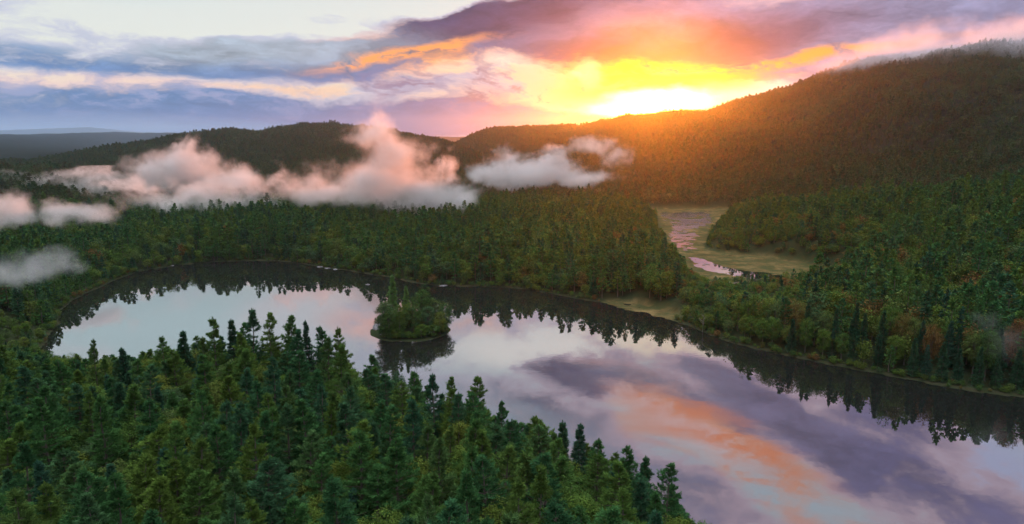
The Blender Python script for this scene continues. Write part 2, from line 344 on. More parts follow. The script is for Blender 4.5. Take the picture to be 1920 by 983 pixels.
def height(x, y):
    x = np.asarray(x, float); y = np.asarray(y, float)
    r = np.hypot(x, y); az = np.degrees(np.arctan2(x, y))
    lake, isl = masks(x, y)
    w = np.exp(-((x[..., None]-ctrl[:, 0])**2+(y[..., None]-ctrl[:, 1])**2)/(2*26.0**2))
    bgw = .02+smooth((r-290)/60)*.5
    field = ((w*ctrl[:, 2]).sum(-1)+bgw*(8+4.5*fbm(x/150, y/150, 3)+3.5*fbm(x/38, y/38, 2)))/(w.sum(-1)+bgw)
    land = .5+field*smooth(lake/38)*.92+np.clip(lake, 0, 12)*.03
    n1 = fbm(x/260, y/260, 5)
    land = land+ridge(SPUR_L, az, r, 300, .1, n1)+ridge(SPUR_R, az, r, 200, .1, n1)*.9
    land = land+np.maximum(ridge(HILL_L, az, r, 700, .30, n1), ridge(HILL_C, az, r, 900, .30, n1))
    land = land+np.maximum(ridge(FAR1, az, r, 1500, .3, fbm(x/900, y/900, 4)), ridge(FAR2, az, r, 3000, .3, fbm(x/1500, y/1500, 4)))
    h = np.where(lake > 0, land, -np.clip(-lake*.25, 0, 5))
    ih = np.where(isl > 0, .25+3.2*smooth(isl/14), isl*.4)
    h = np.maximum(h, ih)
    ms = poly_sd(MARSH, x, y)+fbm(x/14, y/14, 3)*4
    k = smooth((16-ms)/16)*(lake > 0)
    h = h*(1-k)+k*(.35+.12*fbm(x/6, y/6, 3))
    fs = poly_sd(FLAT, x, y)+fbm(x/5, y/5, 3)*3.5
    k2 = smooth((3-fs)/5)
    h = np.where(k2 > 0, h*(1-k2)+k2*(.10+.22*fbm(x/5, y/3, 3)), h)
    wob = fbm(x/7, y/4, 4)
    for pl, a in ((POND, 9), (STREAM, 3.0), (STREAM2, 1.5)):
        s = poly_sd(pl, x, y)+wob*a
        islets = np.where(fbm(x/10+5, y/5, 4) > (.10 if pl is POND else .34), .25, -.5)
        h = np.where(s < 0, np.minimum(h, np.where(s > -1.2, -.05, islets)), h)
    return h, lake, isl, ms, fs

NT, A0, A1 = 760, -72.0, 72.0
th = np.radians(np.linspace(A0, A1, NT))
rr = [35.0]
while rr[-1] < 10800: rr.append(rr[-1]*1.0056+.12*(rr[-1] < 1000))
rr = np.array(rr); NR = len(rr)
TT, RR = np.meshgrid(th, rr)
X, Y = RR*np.sin(TT), RR*np.cos(TT)
Z, lk, isl_, ms_, fs_ = height(X, Y)
idx = np.arange(NR*NT).reshape(NR, NT)
faces = np.stack([idx[:-1, :-1], idx[:-1, 1:], idx[1:, 1:], idx[1:, :-1]], -1).reshape(-1, 4)[:, ::-1]
def ground_mat():
    m, t = new_mat('forest_floor')
    geo = nd(t, 'ShaderNodeNewGeometry').outputs['Position']
    at = nd(t, 'ShaderNodeAttribute', attribute_name='cover')
    s = nd(t, 'ShaderNodeSeparateXYZ', inp={0: at.outputs['Vector']})
    n1 = nd(t, 'ShaderNodeTexNoise', inp={'Vector': geo, 'Scale': .08, 'Detail': 8.0, 'Roughness': .65}).outputs[0]
    n2 = nd(t, 'ShaderNodeTexNoise', inp={'Vector': geo, 'Scale': .6, 'Detail': 6.0, 'Roughness': .7}).outputs[0]
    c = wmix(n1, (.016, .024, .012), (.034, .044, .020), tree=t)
    far = wmix(n1, (.007, .013, .012), (.015, .022, .018), tree=t)  # far forest tone; the canopy's missing self-shadow is darkened into the colour
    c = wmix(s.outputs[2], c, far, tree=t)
    n3 = nd(t, 'ShaderNodeTexNoise', inp={'Vector': geo, 'Scale': .045, 'Detail': 9.0, 'Roughness': .75}).outputs[0]
    mead = wmix(nd(t, 'ShaderNodeMapRange', inp={0: n3, 1: .36, 2: .64}).outputs[0], (.040, .034, .014), (.17, .125, .055), tree=t)
    mead = wmix(nd(t, 'ShaderNodeMapRange', inp={0: n1, 1: .42, 2: .58}).outputs[0], mead, (.050, .055, .022), tree=t)
    c = wmix(s.outputs[0], c, mead, tree=t)
    shore = wmix(n2, (.018, .018, .010), (.060, .050, .032), tree=t)
    c = wmix(s.outputs[1], c, shore, tree=t)
    b = nd(t, 'ShaderNodeBump', inp={'Strength': .6, 'Distance': .5, 'Height': n2})
    p = nd(t, 'ShaderNodeBsdfPrincipled', inp={'Base Color': c, 'Roughness': .95, 'Normal': b.outputs[0], 'Specular IOR Level': 0.0})
    nd(t, 'ShaderNodeOutputMaterial', inp={0: p.outputs[0]}); return m
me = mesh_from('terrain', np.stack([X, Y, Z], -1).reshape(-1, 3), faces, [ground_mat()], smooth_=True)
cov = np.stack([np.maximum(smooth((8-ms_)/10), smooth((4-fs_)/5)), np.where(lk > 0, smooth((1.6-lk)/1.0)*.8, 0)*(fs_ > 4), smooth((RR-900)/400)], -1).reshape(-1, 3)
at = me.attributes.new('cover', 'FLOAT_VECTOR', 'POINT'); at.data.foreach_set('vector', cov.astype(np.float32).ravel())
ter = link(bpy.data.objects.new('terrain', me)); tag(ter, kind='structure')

def water_mat():
    m, t = new_mat('lake_water')
    geo = nd(t, 'ShaderNodeNewGeometry').outputs['Position']
    n = nd(t, 'ShaderNodeTexNoise', inp={'Vector': geo, 'Scale': .35, 'Detail': 3.0})
    gy = nd(t, 'ShaderNodeSeparateXYZ', inp={0: geo}).outputs[1]
    bs = nd(t, 'ShaderNodeMapRange', inp={0: gy, 1: 560.0, 2: 640.0, 3: .012, 4: .12}).outputs[0]
    b = nd(t, 'ShaderNodeBump', inp={'Strength': bs, 'Distance': .3, 'Height': n.outputs[0]})
    mp_ = nd(t, 'ShaderNodeMapping', inp={0: geo}); mp_.inputs[3].default_value = (.010, .035, 1)
    rn = nd(t, 'ShaderNodeTexNoise', inp={'Vector': mp_.outputs[0], 'Scale': 1.0, 'Detail': 5.0, 'Distortion': .5}).outputs[0]
    rn = nd(t, 'ShaderNodeMapRange', inp={0: rn, 1: .50, 2: .66, 3: .010, 4: .045}).outputs[0]
    gy2 = nd(t, 'ShaderNodeMapRange', inp={0: nd(t, 'ShaderNodeSeparateXYZ', inp={0: geo}).outputs[1], 1: 600.0, 2: 700.0, 3: 0.0, 4: .14}).outputs[0]
    rn = wm('ADD', rn, gy2, tree=t)
    g = nd(t, 'ShaderNodeBsdfGlossy', inp={'Color': (.94, .94, .97, 1), 'Roughness': rn, 'Normal': b.outputs[0]})
    d = nd(t, 'ShaderNodeBsdfDiffuse', inp={'Color': (.010, .011, .010, 1)})
    lw = nd(t, 'ShaderNodeFresnel', inp={'IOR': 2.6})
    f = wm('MULTIPLY_ADD', lw.outputs[0], .75, .22, clamp=True, tree=t)
    mx = nd(t, 'ShaderNodeMixShader', inp={0: f, 1: d.outputs[0], 2: g.outputs[0]})
    nd(t, 'ShaderNodeOutputMaterial', inp={0: mx.outputs[0]}); return m
wat = link(bpy.data.objects.new('lake_water', mesh_from('lake_water', [(-700, -100, 0), (900, -100, 0), (900, 1300, 0), (-700, 1300, 0)], [(0, 1, 2, 3)], [water_mat()])))
tag(wat, kind='structure')
fl = link(bpy.data.objects.new('distant_lake', mesh_from('distant_lake', [(*G(95, 290.5), 14), (*G(40, 294), 14), (*G(150, 294.5), 14), (*G(190, 291), 14)], [(0, 1, 2, 3)], [wat.data.materials[0]])))
tag(fl, kind='structure')

# ------------------------------------------------------------------ trees (geometry of each kind)
def tuft_tris(P, O, size, k, rg, up=.25, spread=.75, wid=.28):
    """k thin blades at each of the points P pointing outward along O"""
    n = len(P); P = np.repeat(P, k, 0); O = np.repeat(O, k, 0)
    d = O+rg.normal(0, spread, (n*k, 3)); d[:, 2] += up; d /= np.linalg.norm(d, axis=1, keepdims=True)+1e-9
    s = size*rg.uniform(.7, 1.3, (n*k, 1))
    sidev = np.cross(d, rg.normal(0, 1, (n*k, 3))); sidev /= np.linalg.norm(sidev, axis=1, keepdims=True)+1e-9
    P = P+rg.normal(0, size*.18, P.shape)
    w = s*wid
    V = np.stack([P-sidev*w*.6, P+sidev*w*.6, P+d*s+sidev*w*.3, P+d*s-sidev*w*.3], 1).reshape(-1, 3)
    return V, np.arange(len(V)).reshape(-1, 4)
def tube(pts, rad, n=6):
    V, Fc = [], []
    pts = np.array(pts, float)
    for i, p in enumerate(pts):
        d = pts[min(i+1, len(pts)-1)]-pts[max(i-1, 0)]; d /= np.linalg.norm(d)+1e-9
        a = np.cross(d, (0.3, .9, .1) if abs(d[1]) < .9 else (1, 0, 0)); a /= np.linalg.norm(a); b = np.cross(d, a)
        for j in range(n):
            q = 2*math.pi*j/n; V.append(p+rad[i]*(a*math.cos(q)+b*math.sin(q)))
    for i in range(len(pts)-1):
        for j in range(n):
            k = (j+1) % n; Fc.append((i*n+j, i*n+k, (i+1)*n+k, (i+1)*n+j))
    return np.array(V), np.array(Fc)
def join(parts):
    V, Fc, o = [], [], 0
    for v, f in parts: V.append(v); Fc.append(f+o); o += len(v)
    return np.concatenate(V), np.concatenate(Fc)
def conifer(seed, kind='pine', lod=0):
    rg = np.random.default_rng(seed); H = 22.0
    pine = kind == 'pine'
    step, nb, nt, k, size = [(1.3 if pine else .8, 7, 34 if pine else 20, 7, .50), (1.9, 6, 7, 4, 1.05), (3.0, 5, 2, 4, 2.1)][lod]
    lean = rg.normal(0, .35, 2)
    tr = lambda z: np.array([lean[0]*(z/H)**2+.12*math.sin(z*.5+seed), lean[1]*(z/H)**2+.1*math.cos(z*.4+seed), z])
    zz = np.linspace(-1.2, H-.3, 9 if lod == 0 else 4)
    woods = [tube([tr(z) for z in zz], [.30*(1-max(z, 0)/H)**.9+.03 for z in zz], 7 if lod == 0 else 4)]
    P, O = [], []
    z0 = H*rg.uniform(.14, .30) if pine else H*.07
    Lm = rg.uniform(4.4, 6.0) if pine else rg.uniform(2.7, 3.5)
    pw = rg.uniform(.72, 1.0)
    z = z0; ga = rg.uniform(0, 6); lop = rg.uniform(0, 6.28); pdir = rg.uniform(.05, .30)
    while z < H-.3:
        t = (z-z0)/(H-z0)
        if pine: sh = (1-t)**pw*(.60+.40*min(1, t/.25))*rg.uniform(.74, 1.16)+.045; tilt = .02+.55*t**1.6
        else: sh = (1-t)**.9*rg.uniform(.85, 1.1)+.05; tilt = -.28+.55*t
        for b in range(nb if t < .8 else max(4, nb-2)):
            if rg.random() < (.17 if pine else .05): continue
            a = ga+b*6.283/nb+rg.normal(0, .25)
            L = Lm*sh*rg.uniform(.6, 1.2)*(1+pdir*math.cos(a-lop)); tl = tilt+rg.normal(0, .09)
            dr = np.array([math.cos(a)*math.cos(tl), math.sin(a)*math.cos(tl), math.sin(tl)]); lat = np.array([-math.sin(a), math.cos(a), 0])
            zb = z+rg.uniform(-.16, .16)*step; base = tr(min(zb, H-.2))
            m = max(3 if lod < 2 else 2, int(nt*(.25+.75*L/Lm)))
            s = rg.uniform(.20 if pine else .1, 1, m)**.75
            curl = .12*L if pine else -.04*L
            wdt = L*(.42 if pine else .34)*np.sin(np.clip(s, 0, 1)*2.5); q = rg.uniform(-1, 1, m)
            pos = base+dr*(s*L)[:, None]+lat*(q*wdt)[:, None]; pos[:, 2] += curl*s*s+rg.normal(0, .07, m)
            od = dr*.6+lat*(q*.8)[:, None]; od[:, 2] += .18
            P.append(pos); O.append(od)
            if lod == 0 and L > 1.2:
                woods.append(tube([base, base+dr*L*.5+(0, 0, curl*.25), base+dr*L*.9+(0, 0, curl*.8)], [.055, .035, .012], 3))
        z += step*rg.uniform(.75, 1.25)*(1.0 if t < .7 else .62); ga += 1.1
    P.append(np.array([tr(H-.1), tr(H-.3), tr(H-.6), tr(H-1.0)])); O.append(np.array([[0, 0, 2.6]]*4))
    P, O = np.concatenate(P), np.concatenate(O)
    crown = tuft_tris(P, O, size, k, rg, .12 if pine else -.05, .34, .17 if lod == 0 else .40)
    return join(woods), crown
def broadleaf(seed, lod=0):
    rg = np.random.default_rng(seed); H = 17.0
    nl, nc, k, size = [(22, 36, 14, .30), (13, 13, 7, .80), (6, 6, 4, 1.7)][lod]
    rad = rg.uniform(3.8, 5.0); cz = H*.55; hz = H*.45
    woods = [tube([(0, 0, -1.2), (.1, .05, 3.5), (rg.normal(0, .3), rg.normal(0, .3), 8), (rg.normal(0, .5), rg.normal(0, .5), 13)], [.30, .23, .15, .05], 7 if lod == 0 else 4)]
    P, O = [], []
    for i in range(nl):
        u = 1-2*(i+.5)/nl; a = i*2.4+rg.normal(0, .3); q = math.sqrt(1-u*u)
        c = np.array([math.cos(a)*q*rad*.58, math.sin(a)*q*rad*.58, cz+u*hz*.66])*np.array([1, 1, 1])+rg.normal(0, .3, 3)
        lr = rad*rg.uniform(.26, .50)*(1.12 if u > .3 else 1)
        n = int(nc*rg.uniform(.8, 1.2)); d = rg.normal(0, 1, (n, 3)); d /= np.linalg.norm(d, axis=1, keepdims=True)
        keep = (d[:, 2] > -.45); d = d[keep]
        P.append(c+d*lr*rg.uniform(.72, 1.06, (len(d), 1))); O.append(d)
        if lod == 0: woods.append(tube([(0, 0, rg.uniform(5, 8)), (c*np.array([.5, .5, 1])+(0, 0, -1.2)), c], [.09, .06, .02], 4))
    P, O = np.concatenate(P), np.concatenate(O)
    P = np.repeat(P, 1, 0)
    n = len(P); Pk = np.repeat(P, k, 0)+rg.normal(0, size*1.15, (n*k, 3)); Ok = np.repeat(O, k, 0)+rg.normal(0, .55, (n*k, 3)); Ok[:, 2] += .3
    Ok /= np.linalg.norm(Ok, axis=1, keepdims=True)
    s1 = np.cross(Ok, rg.normal(0, 1, Ok.shape)); s1 /= np.linalg.norm(s1, axis=1, keepdims=True)+1e-9; s2 = np.cross(Ok, s1)
    s = size*rg.uniform(.6, 1.25, (n*k, 1))
    V = np.stack([Pk-s1*s*.55, Pk-s2*s*.4, Pk+s1*s*.6, Pk+s2*s*.4], 1).reshape(-1, 3)
    return join(woods), (V, np.arange(len(V)).reshape(-1, 4))

def near_variants(fn, mat, n, seed, kw):
    out = []
    for i in range(n):
        (wv_, wf), (cv, cf) = fn(seed+i, **kw)
        out.append((mesh_from('trunk', wv_, wf, [BARK]), mesh_from('crown', cv, cf, [mat])))
    return out
def lod_variants(fn, mat, n, seed, kw):
    out = []
    for i in range(n):
        a, b = fn(seed+i, **kw); v, f = join([a, b]); mi = np.r_[np.zeros(len(a[1])), np.ones(len(b[1]))]
        out.append(mesh_from('forest_tree', v, f, [BARK, mat], mi))
    return out
V_PINE = near_variants(conifer, PINE, 9, 100, dict(kind='pine')); V_SPR = near_variants(conifer, SPRUCE, 4, 200, dict(kind='spruce'))
PALE = leaf_mat('pale_needles', [(.12, .23, .06), (.13, .24, .07)])
V_PAL = near_variants(conifer, PALE, 2, 260, dict(kind='spruce'))
V_BRO = near_variants(broadleaf, BROAD, 6, 300, {}); V_RUS = near_variants(broadleaf, RUSTY, 2, 340, {})

# ------------------------------------------------------------------ individual trees
def nth(n):
    ones = 'zeroth first second third fourth fifth sixth seventh eighth ninth tenth eleventh twelfth thirteenth fourteenth fifteenth sixteenth seventeenth eighteenth nineteenth'.split()
    if n < 20: return ones[n]
    tens, te = 'twenty thirty forty fifty sixty seventy eighty ninety'.split(), 'twentieth thirtieth fortieth fiftieth sixtieth seventieth eightieth ninetieth'.split()
    return te[n//10-2] if n % 10 == 0 else tens[n//10-2]+'-'+ones[n % 10]
def make_tree(kind, variant, x, y, z, s, rz, label, group=None, sxy=1.0):
    tr, cr = variant
    e = bpy.data.objects.new(kind, None); e.empty_display_size = 1; link(e)
    e.location = (x, y, z); e.rotation_euler = (0, 0, rz); e.scale = (s*sxy, s*sxy, s)
    t = bpy.data.objects.new('trunk', tr); link(t, e)
    c = bpy.data.objects.new('crown', cr); link(c, e)
    cat = {'pine_tree': 'pine', 'spruce_tree': 'spruce', 'broadleaf_tree': 'tree'}[kind]
    return tag(e, label, cat, group)
def project(x, y, z):
    dx, dy, dz = x, y, z-CAM_H
    cz_ = dy*math.cos(PITCH)-dz*math.sin(PITCH); cy_ = dy*math.sin(PITCH)+dz*math.cos(PITCH)
    return 960+F_PX*dx/cz_, 491.5-F_PX*cy_/cz_
H1 = lambda x, y: float(height(np.array([x]), np.array([y]))[0][0])
used = []
def clear_of(x, y, d):
    return all((x-a)**2+(y-b)**2 > d*d for a, b in used)
# the trees that stand out along the crest of the near shore: (px, py of the tip, distance, kind, words, width)
CREST = [
 (172, 638, 236, 'pine', 'thin pine at the far left end, rising over the pale water', .75),
 (232, 652, 236, 'spruce', 'small pointed spruce by the left end of the pale water', 1),
 (300, 632, 232, 'pine', 'flat-topped open pine alone against the pale lake on the left', .95),
 (345, 622, 225, 'spruce', 'dark pointed spruce between the flat-topped pine and the crest', 1.2),
 (398, 596, 214, 'pine', 'tall dark pine that starts the crest clump on its left side', .95),
 (432, 599, 214, 'spruce', 'narrow dark spruce second from the left in the crest clump', 1),
 (470, 581, 212, 'pine', 'tallest ragged pine at the very top of the crest', 1),
 (503, 590, 210, 'pine', 'pine right beside the tallest crest pine, on its right', .9),
 (541, 592, 208, 'pine', 'broad-topped pine in the middle of the crest clump', .95),
 (576, 602, 208, 'spruce', 'thin spiky spruce standing free right of the crest clump', .8),
 (606, 612, 206, 'pine', 'rounded pine below the thin spiky spruce on the crest', .9),
 (634, 617, 205, 'pine', 'last pine at the right end of the crest clump', .9),
 (700, 668, 192, 'pine', 'pine on the falling crest just below the wooded island', 1),
 (741, 690, 188, 'broadleaf', 'bare-sided tree leaning over the water below the island', .6),
 (777, 697, 178, 'pine', 'first of the four dark pines right of the dip below the island', .9),
 (812, 702, 176, 'pine', 'second of the four dark pines right of the dip', .85),
 (847, 707, 172, 'pine', 'open thin-crowned pine, third of the four dark pines', .7),
 (893, 711, 166, 'pine', 'big dark pine before the lake, fourth and tallest of its row', 1.05),
 (941, 752, 158, 'pine', 'slim pine down the shore from the big dark pine', .75),
 (1012, 779, 150, 'pine', 'twin-topped pine halfway along the slanting shore', 1.0),
 (1056, 790, 146, 'spruce', 'dark narrow spruce halfway along the slanting shore', 1),
 (1084, 797, 144, 'spruce', 'second narrow spruce, just right of the dark narrow one', .95),
 (1120, 823, 140, 'pine', 'pine in the gap before the last three shore pines', .8),
 (1178, 840, 131, 'pine', 'leftmost of the last three tall pines against the pink reflection', .8),
 (1211, 857, 128, 'pine', 'middle one of the last three tall pines, slightly lower', .75),
 (1252, 869, 124, 'pine', 'dark open pine at the right tip, alone against the pink reflection', .85),
]
rnd = random.Random(5)
for i, (px, py, d, k, words, wd) in enumerate(CREST):
    x, y, ztop = at_dist(px, py, d); z = H1(x, y)
    hh = ztop-z; base = 17.0 if k == 'broadleaf' else 22.0
    s = hh/base; vs = {'pine': V_PINE, 'spruce': V_SPR, 'broadleaf': V_BRO}[k]
    make_tree(k+'_tree', vs[i % len(vs)], x, y, z, s, rnd.uniform(0, 6.28), words, None, wd*1.15*max(.85, min(1.2, 1/s)))
    used.append((x, y))
print('crest heights', [round(at_dist(p[0], p[1], p[2])[2]-H1(*at_dist(p[0], p[1], p[2])[:2]), 1) for p in CREST])
def crest_y(px):
    return np.interp(px, [-200, 0, 130, 230, 300, 345, 398, 470, 541, 606, 652, 700, 745, 777, 893, 941, 1012, 1084, 1178, 1252, 1290, 1340, 1400], [620, 642, 662, 662, 648, 636, 612, 598, 602, 622, 650, 676, 708, 712, 728, 770, 795, 812, 856, 890, 955, 985, 1020])
# the packed wood below the crest
cand = []
gx = np.arange(-330, 110, 6.7); gy = np.arange(60, 345, 6.7)
for a in gx:
    for b in gy:
        x = a+rnd.uniform(-2.9, 2.9); y = b+rnd.uniform(-2.9, 2.9)
        cand.append((x, y))
cx_, cy_ = np.array(cand).T
ch, cl, ci, cm, cf = height(cx_, cy_)
near_rest, near_list = [], []
LBL = {}
for x, y, z, l in zip(cx_, cy_, ch, cl):
    if l < 3.0 or not clear_of(x, y, 4.0): continue
    if y > 0 and poly_sd(far_shore[:4]+[(-500, 600), (-500, 300)], np.array([x]), np.array([y]))[0] < 0: continue
    u = rnd.random()
    px0, _ = project(x, y, z)
    left = px0 < 420
    k = 'pine' if u < (.50 if left else .66) else ('spruce' if u < (.66 if left else .74) else 'broadleaf')
    hgt = {'pine': rnd.uniform(16, 25), 'spruce': rnd.uniform(13, 21), 'broadleaf': rnd.uniform(11.5, 17)}[k]
    if l < 18: hgt *= .72+.28*l/18
    px, py = project(x, y, z+hgt)
    lim = crest_y(px)+rnd.uniform(2, 16)
    if py < lim:      # nothing in the wood stands above its crest
        while hgt > 7 and py < lim: hgt -= .7; px, py = project(x, y, z+hgt)
    near_list.append((math.hypot(x, y), x, y, z, hgt, k, px, py))
near_list.sort()
count = {'pine': sum(c[3] == 'pine' for c in CREST), 'spruce': 7, 'broadleaf': 1}
CAP = {'pine': 290, 'spruce': 100, 'broadleaf': 190}
shown = 0
MARKS = [(c[0], w) for c, w in zip(CREST, ['the thin far-left pine', 'the small pointed spruce', 'the flat-topped pine', 'the dark pointed spruce', 'the first clump pine', 'the second clump spruce', 'the tallest ragged crest pine',
    'the pine beside the tallest', 'the broad-topped crest pine', 'the thin spiky spruce', 'the rounded crest pine', 'the last clump pine', 'the pine below the island', 'the tree leaning over the water',
    'the first of four dark pines', 'the second of four dark pines', 'the thin-crowned third dark pine', 'the big fourth dark pine', 'the slim shore pine', 'the twin-topped pine', 'the dark narrow shore spruce',
    'the second narrow shore spruce', 'the pine in the shore gap', 'the leftmost of three tall pines', 'the middle of three tall pines', 'the dark pine at the tip'])]
MARKS = [(18, 'the left edge of the photo'), (95, 'the inner left edge')]+MARKS+[(1310, 'the low right end')]
queue = {}
for it in near_list:
    j = min(range(len(MARKS)), key=lambda q: abs(MARKS[q][0]-it[6])); queue.setdefault(j, []).append((it[7], it))
rank = {}
for j, q in queue.items():
    q = [e for e in q if -40 < e[1][6] < 1960 and e[0] < 1010]
    q.sort(key=lambda e: e[0])
    for n_, e in enumerate(q): rank[id(e[1])] = (n_+1, MARKS[j][1])
for item in near_list:
    d, x, y, z, hgt, k, px, py = item
    inframe = -40 < px < 1960 and py < 1010
    if not inframe or count[k] >= CAP[k]:
        if -500 < px < 2200 and py < 1500: near_rest.append((x, y, z, hgt, k))
        continue
    count[k] += 1; shown += 1
    col_ = 'left edge' if px < 240 else 'left' if px < 520 else 'middle' if px < 860 else 'right'
    row = 'bottom' if py > 860 else 'slope' if py > crest_y(px)+45 else 'top'
    place = {'bottom': {'left edge': 'in the shaded wood at the bottom left corner', 'left': 'in the dark wood at the bottom, left of centre',
                        'middle': 'among the close crowns along the bottom middle', 'right': 'among the bright crowns at the bottom below the slanting shore'},
             'slope': {'left edge': 'in the dark hollow at the left edge of the near wood', 'left': 'on the dark slope below the pale water on the left',
                       'middle': 'on the green slope below the crest clump', 'right': 'in the wood behind the slanting shore'},
             'top': {'left edge': 'along the dim left end of the near shore', 'left': 'just below the skyline left of the crest clump',
                     'middle': 'close under the crest above the water', 'right': 'in the shoreline row beside the pink reflection'}}[row][col_]
    kind = {'pine': 'plumed green pine', 'spruce': 'narrow dark spruce', 'broadleaf': 'round leafy tree'}[k]
    grp = {'pine': 'pines', 'spruce': 'spruces', 'broadleaf': 'leafy trees'}[k]+' '+place
    vs = {'pine': V_PINE, 'spruce': V_SPR, 'broadleaf': V_BRO}[k]
    v = rnd.choice(vs); n_, mark = rank[id(item)]
    lab = f'{kind}, {nth(n_)} crown down under {mark}' if mark[:8] not in ('the left', 'the inne', 'the low ') else f'{kind}, {nth(n_)} crown from the top along {mark}'
    base = 17.0 if k == 'broadleaf' else 22.0
    s = hgt/base
    make_tree(k+'_tree', v, x, y, z, s, rnd.uniform(0, 6.28), lab, grp, max(.85, min(1.5, rnd.uniform(.98, 1.28)/s**.6)))
print('near individuals', shown, count, 'rest', len(near_rest))

# the island
rnd = random.Random(11)
IS = [(735, 520, 345, 'spruce', 'tall pale green spruce at the left of the island, its highest tree', 1.15), (760, 537, 350, 'spruce', 'second spruce of the island, beside the highest one', 1.05),
      (790, 533, 352, 'broadleaf', 'round brown-green tree at the top middle of the island', 1.3), (718, 556, 338, 'broadleaf', 'leafy tree rising over the island rocks', 1.2),
      (815, 552, 351, 'broadleaf', 'leafy tree behind on the right half of the island', 1.3), (836, 564, 346, 'broadleaf', 'small leafy tree at the right end of the island', 1.2),
      (765, 562, 343, 'broadleaf', 'leafy tree under the second spruce of the island', 1.3), (748, 574, 334, 'pine', 'bright green pine at the front of the island', .95),
      (774, 563, 337, 'broadleaf', 'wide leafy tree at the front middle of the island', 1.3), (802, 566, 339, 'broadleaf', 'wide leafy tree in front of the round brown-green one', 1.3),
      (824, 578, 338, 'broadleaf', 'low leafy tree by the right shore of the island', 1.3), (728, 575, 335, 'broadleaf', 'dark leafy tree in the shade of the highest island spruce', 1.2)]
for i, (px, py, d, k, words, wd) in enumerate(IS):
    x, y, zt = at_dist(px, py, d); z = max(H1(x, y), .1); s = (zt-z)/(17 if k == 'broadleaf' else 22)
    vs = {'pine': V_PINE, 'spruce': V_PAL, 'broadleaf': V_BRO}[k]
    make_tree(k+'_tree', vs[i % len(vs)], x, y, z-(1.5 if k == 'broadleaf' else .2), s*1.03, rnd.uniform(0, 6), words, 'trees on the island', wd*(1.0 if k != 'broadleaf' else .88))
nb_ = 0
for i in range(34):     # low leafy growth that closes the island's edge down to the water
    a = i*2*math.pi/34; q = rnd.uniform(.78, .90)
    x, y = ISL[0]+20.5*q*math.cos(a), ISL[1]+21*q*math.sin(a)
    if math.cos(a) < -.80 and math.sin(a) < .3: continue
    z = H1(x, y); hh = rnd.uniform(3.5, 7.5); s = hh/17; nb_ += 1
    side_ = 'far' if math.sin(a) > .35 else ('near' if math.sin(a) < -.35 else ('right' if math.cos(a) > 0 else 'left'))
    make_tree('broadleaf_tree', rnd.choice(V_BRO), x, y, z-hh*.22, s*1.22, rnd.uniform(0, 6), f'low bushy tree, {nth(nb_)} round the island waterline from its right end', 'low growth round the island', 1.7)
# front rows of the right bank, seen against the dark mirror below them
rnd = random.Random(21); n_bank = 0
for i, t_ in enumerate(np.linspace(0, 1, 46)):
    seg = np.array(far_shore[24:34]); q = t_*(len(seg)-1); j = min(int(q), len(seg)-2); p = seg[j]+(seg[j+1]-seg[j])*(q-j)
    dirn = seg[j+1]-seg[j]; nrm_ = np.array([-dirn[1], dirn[0]]); nrm_ /= np.linalg.norm(nrm_)
    for row in range(2):
        off = 5.5+row*7.5+rnd.uniform(-1.5, 1.5)
        x, y = p+nrm_*off+np.array([rnd.uniform(-2, 2), rnd.uniform(-2, 2)])
        if masks(np.array([x]), np.array([y]))[0][0] < 2: x, y = p-nrm_*off
        px, py = project(x, y, 0)
        if px > 1960 or not clear_of(x, y, 3.6): continue
        k = 'spruce' if (px > 1480 and rnd.random() < .55) else ('pine' if rnd.random() < .15 else 'broadleaf')
        rust = k == 'broadleaf' and rnd.random() < (.4 if px > 1700 or 1440 < px < 1560 else .1)
        hgt = rnd.uniform(13, 18) if row == 0 else rnd.uniform(18, 25)
        if px < 1480: hgt *= .62+.30*max(0, (px-1340))/140
        vs = V_RUS if rust else {'pine': V_PINE, 'spruce': V_SPR, 'broadleaf': V_BRO}[k]
        s = hgt/(17 if k == 'broadleaf' else 22)
        part_ = 'near the lily flat' if px < 1400 else 'on the long straight shore' if px < 1680 else 'by the dark bay at the right edge'
        nm = {'pine': 'green pine', 'spruce': 'dark pointed spruce', 'broadleaf': 'rusty brown leafy tree' if rust else 'green leafy tree'}[k]
        make_tree(k+'_tree', rnd.choice(vs), x, y, H1(x, y), s, rnd.uniform(0, 6), f'{nm}, {nth(i+1)} from the lily flat in the right bank {"front" if row == 0 else "second"} row', 'right bank trees '+part_+(' rusty' if rust else ''), min(1.7, rnd.uniform(.9, 1.1)/s**.5))
        used.append((x, y)); n_bank += 1
print('bank trees', n_bank)

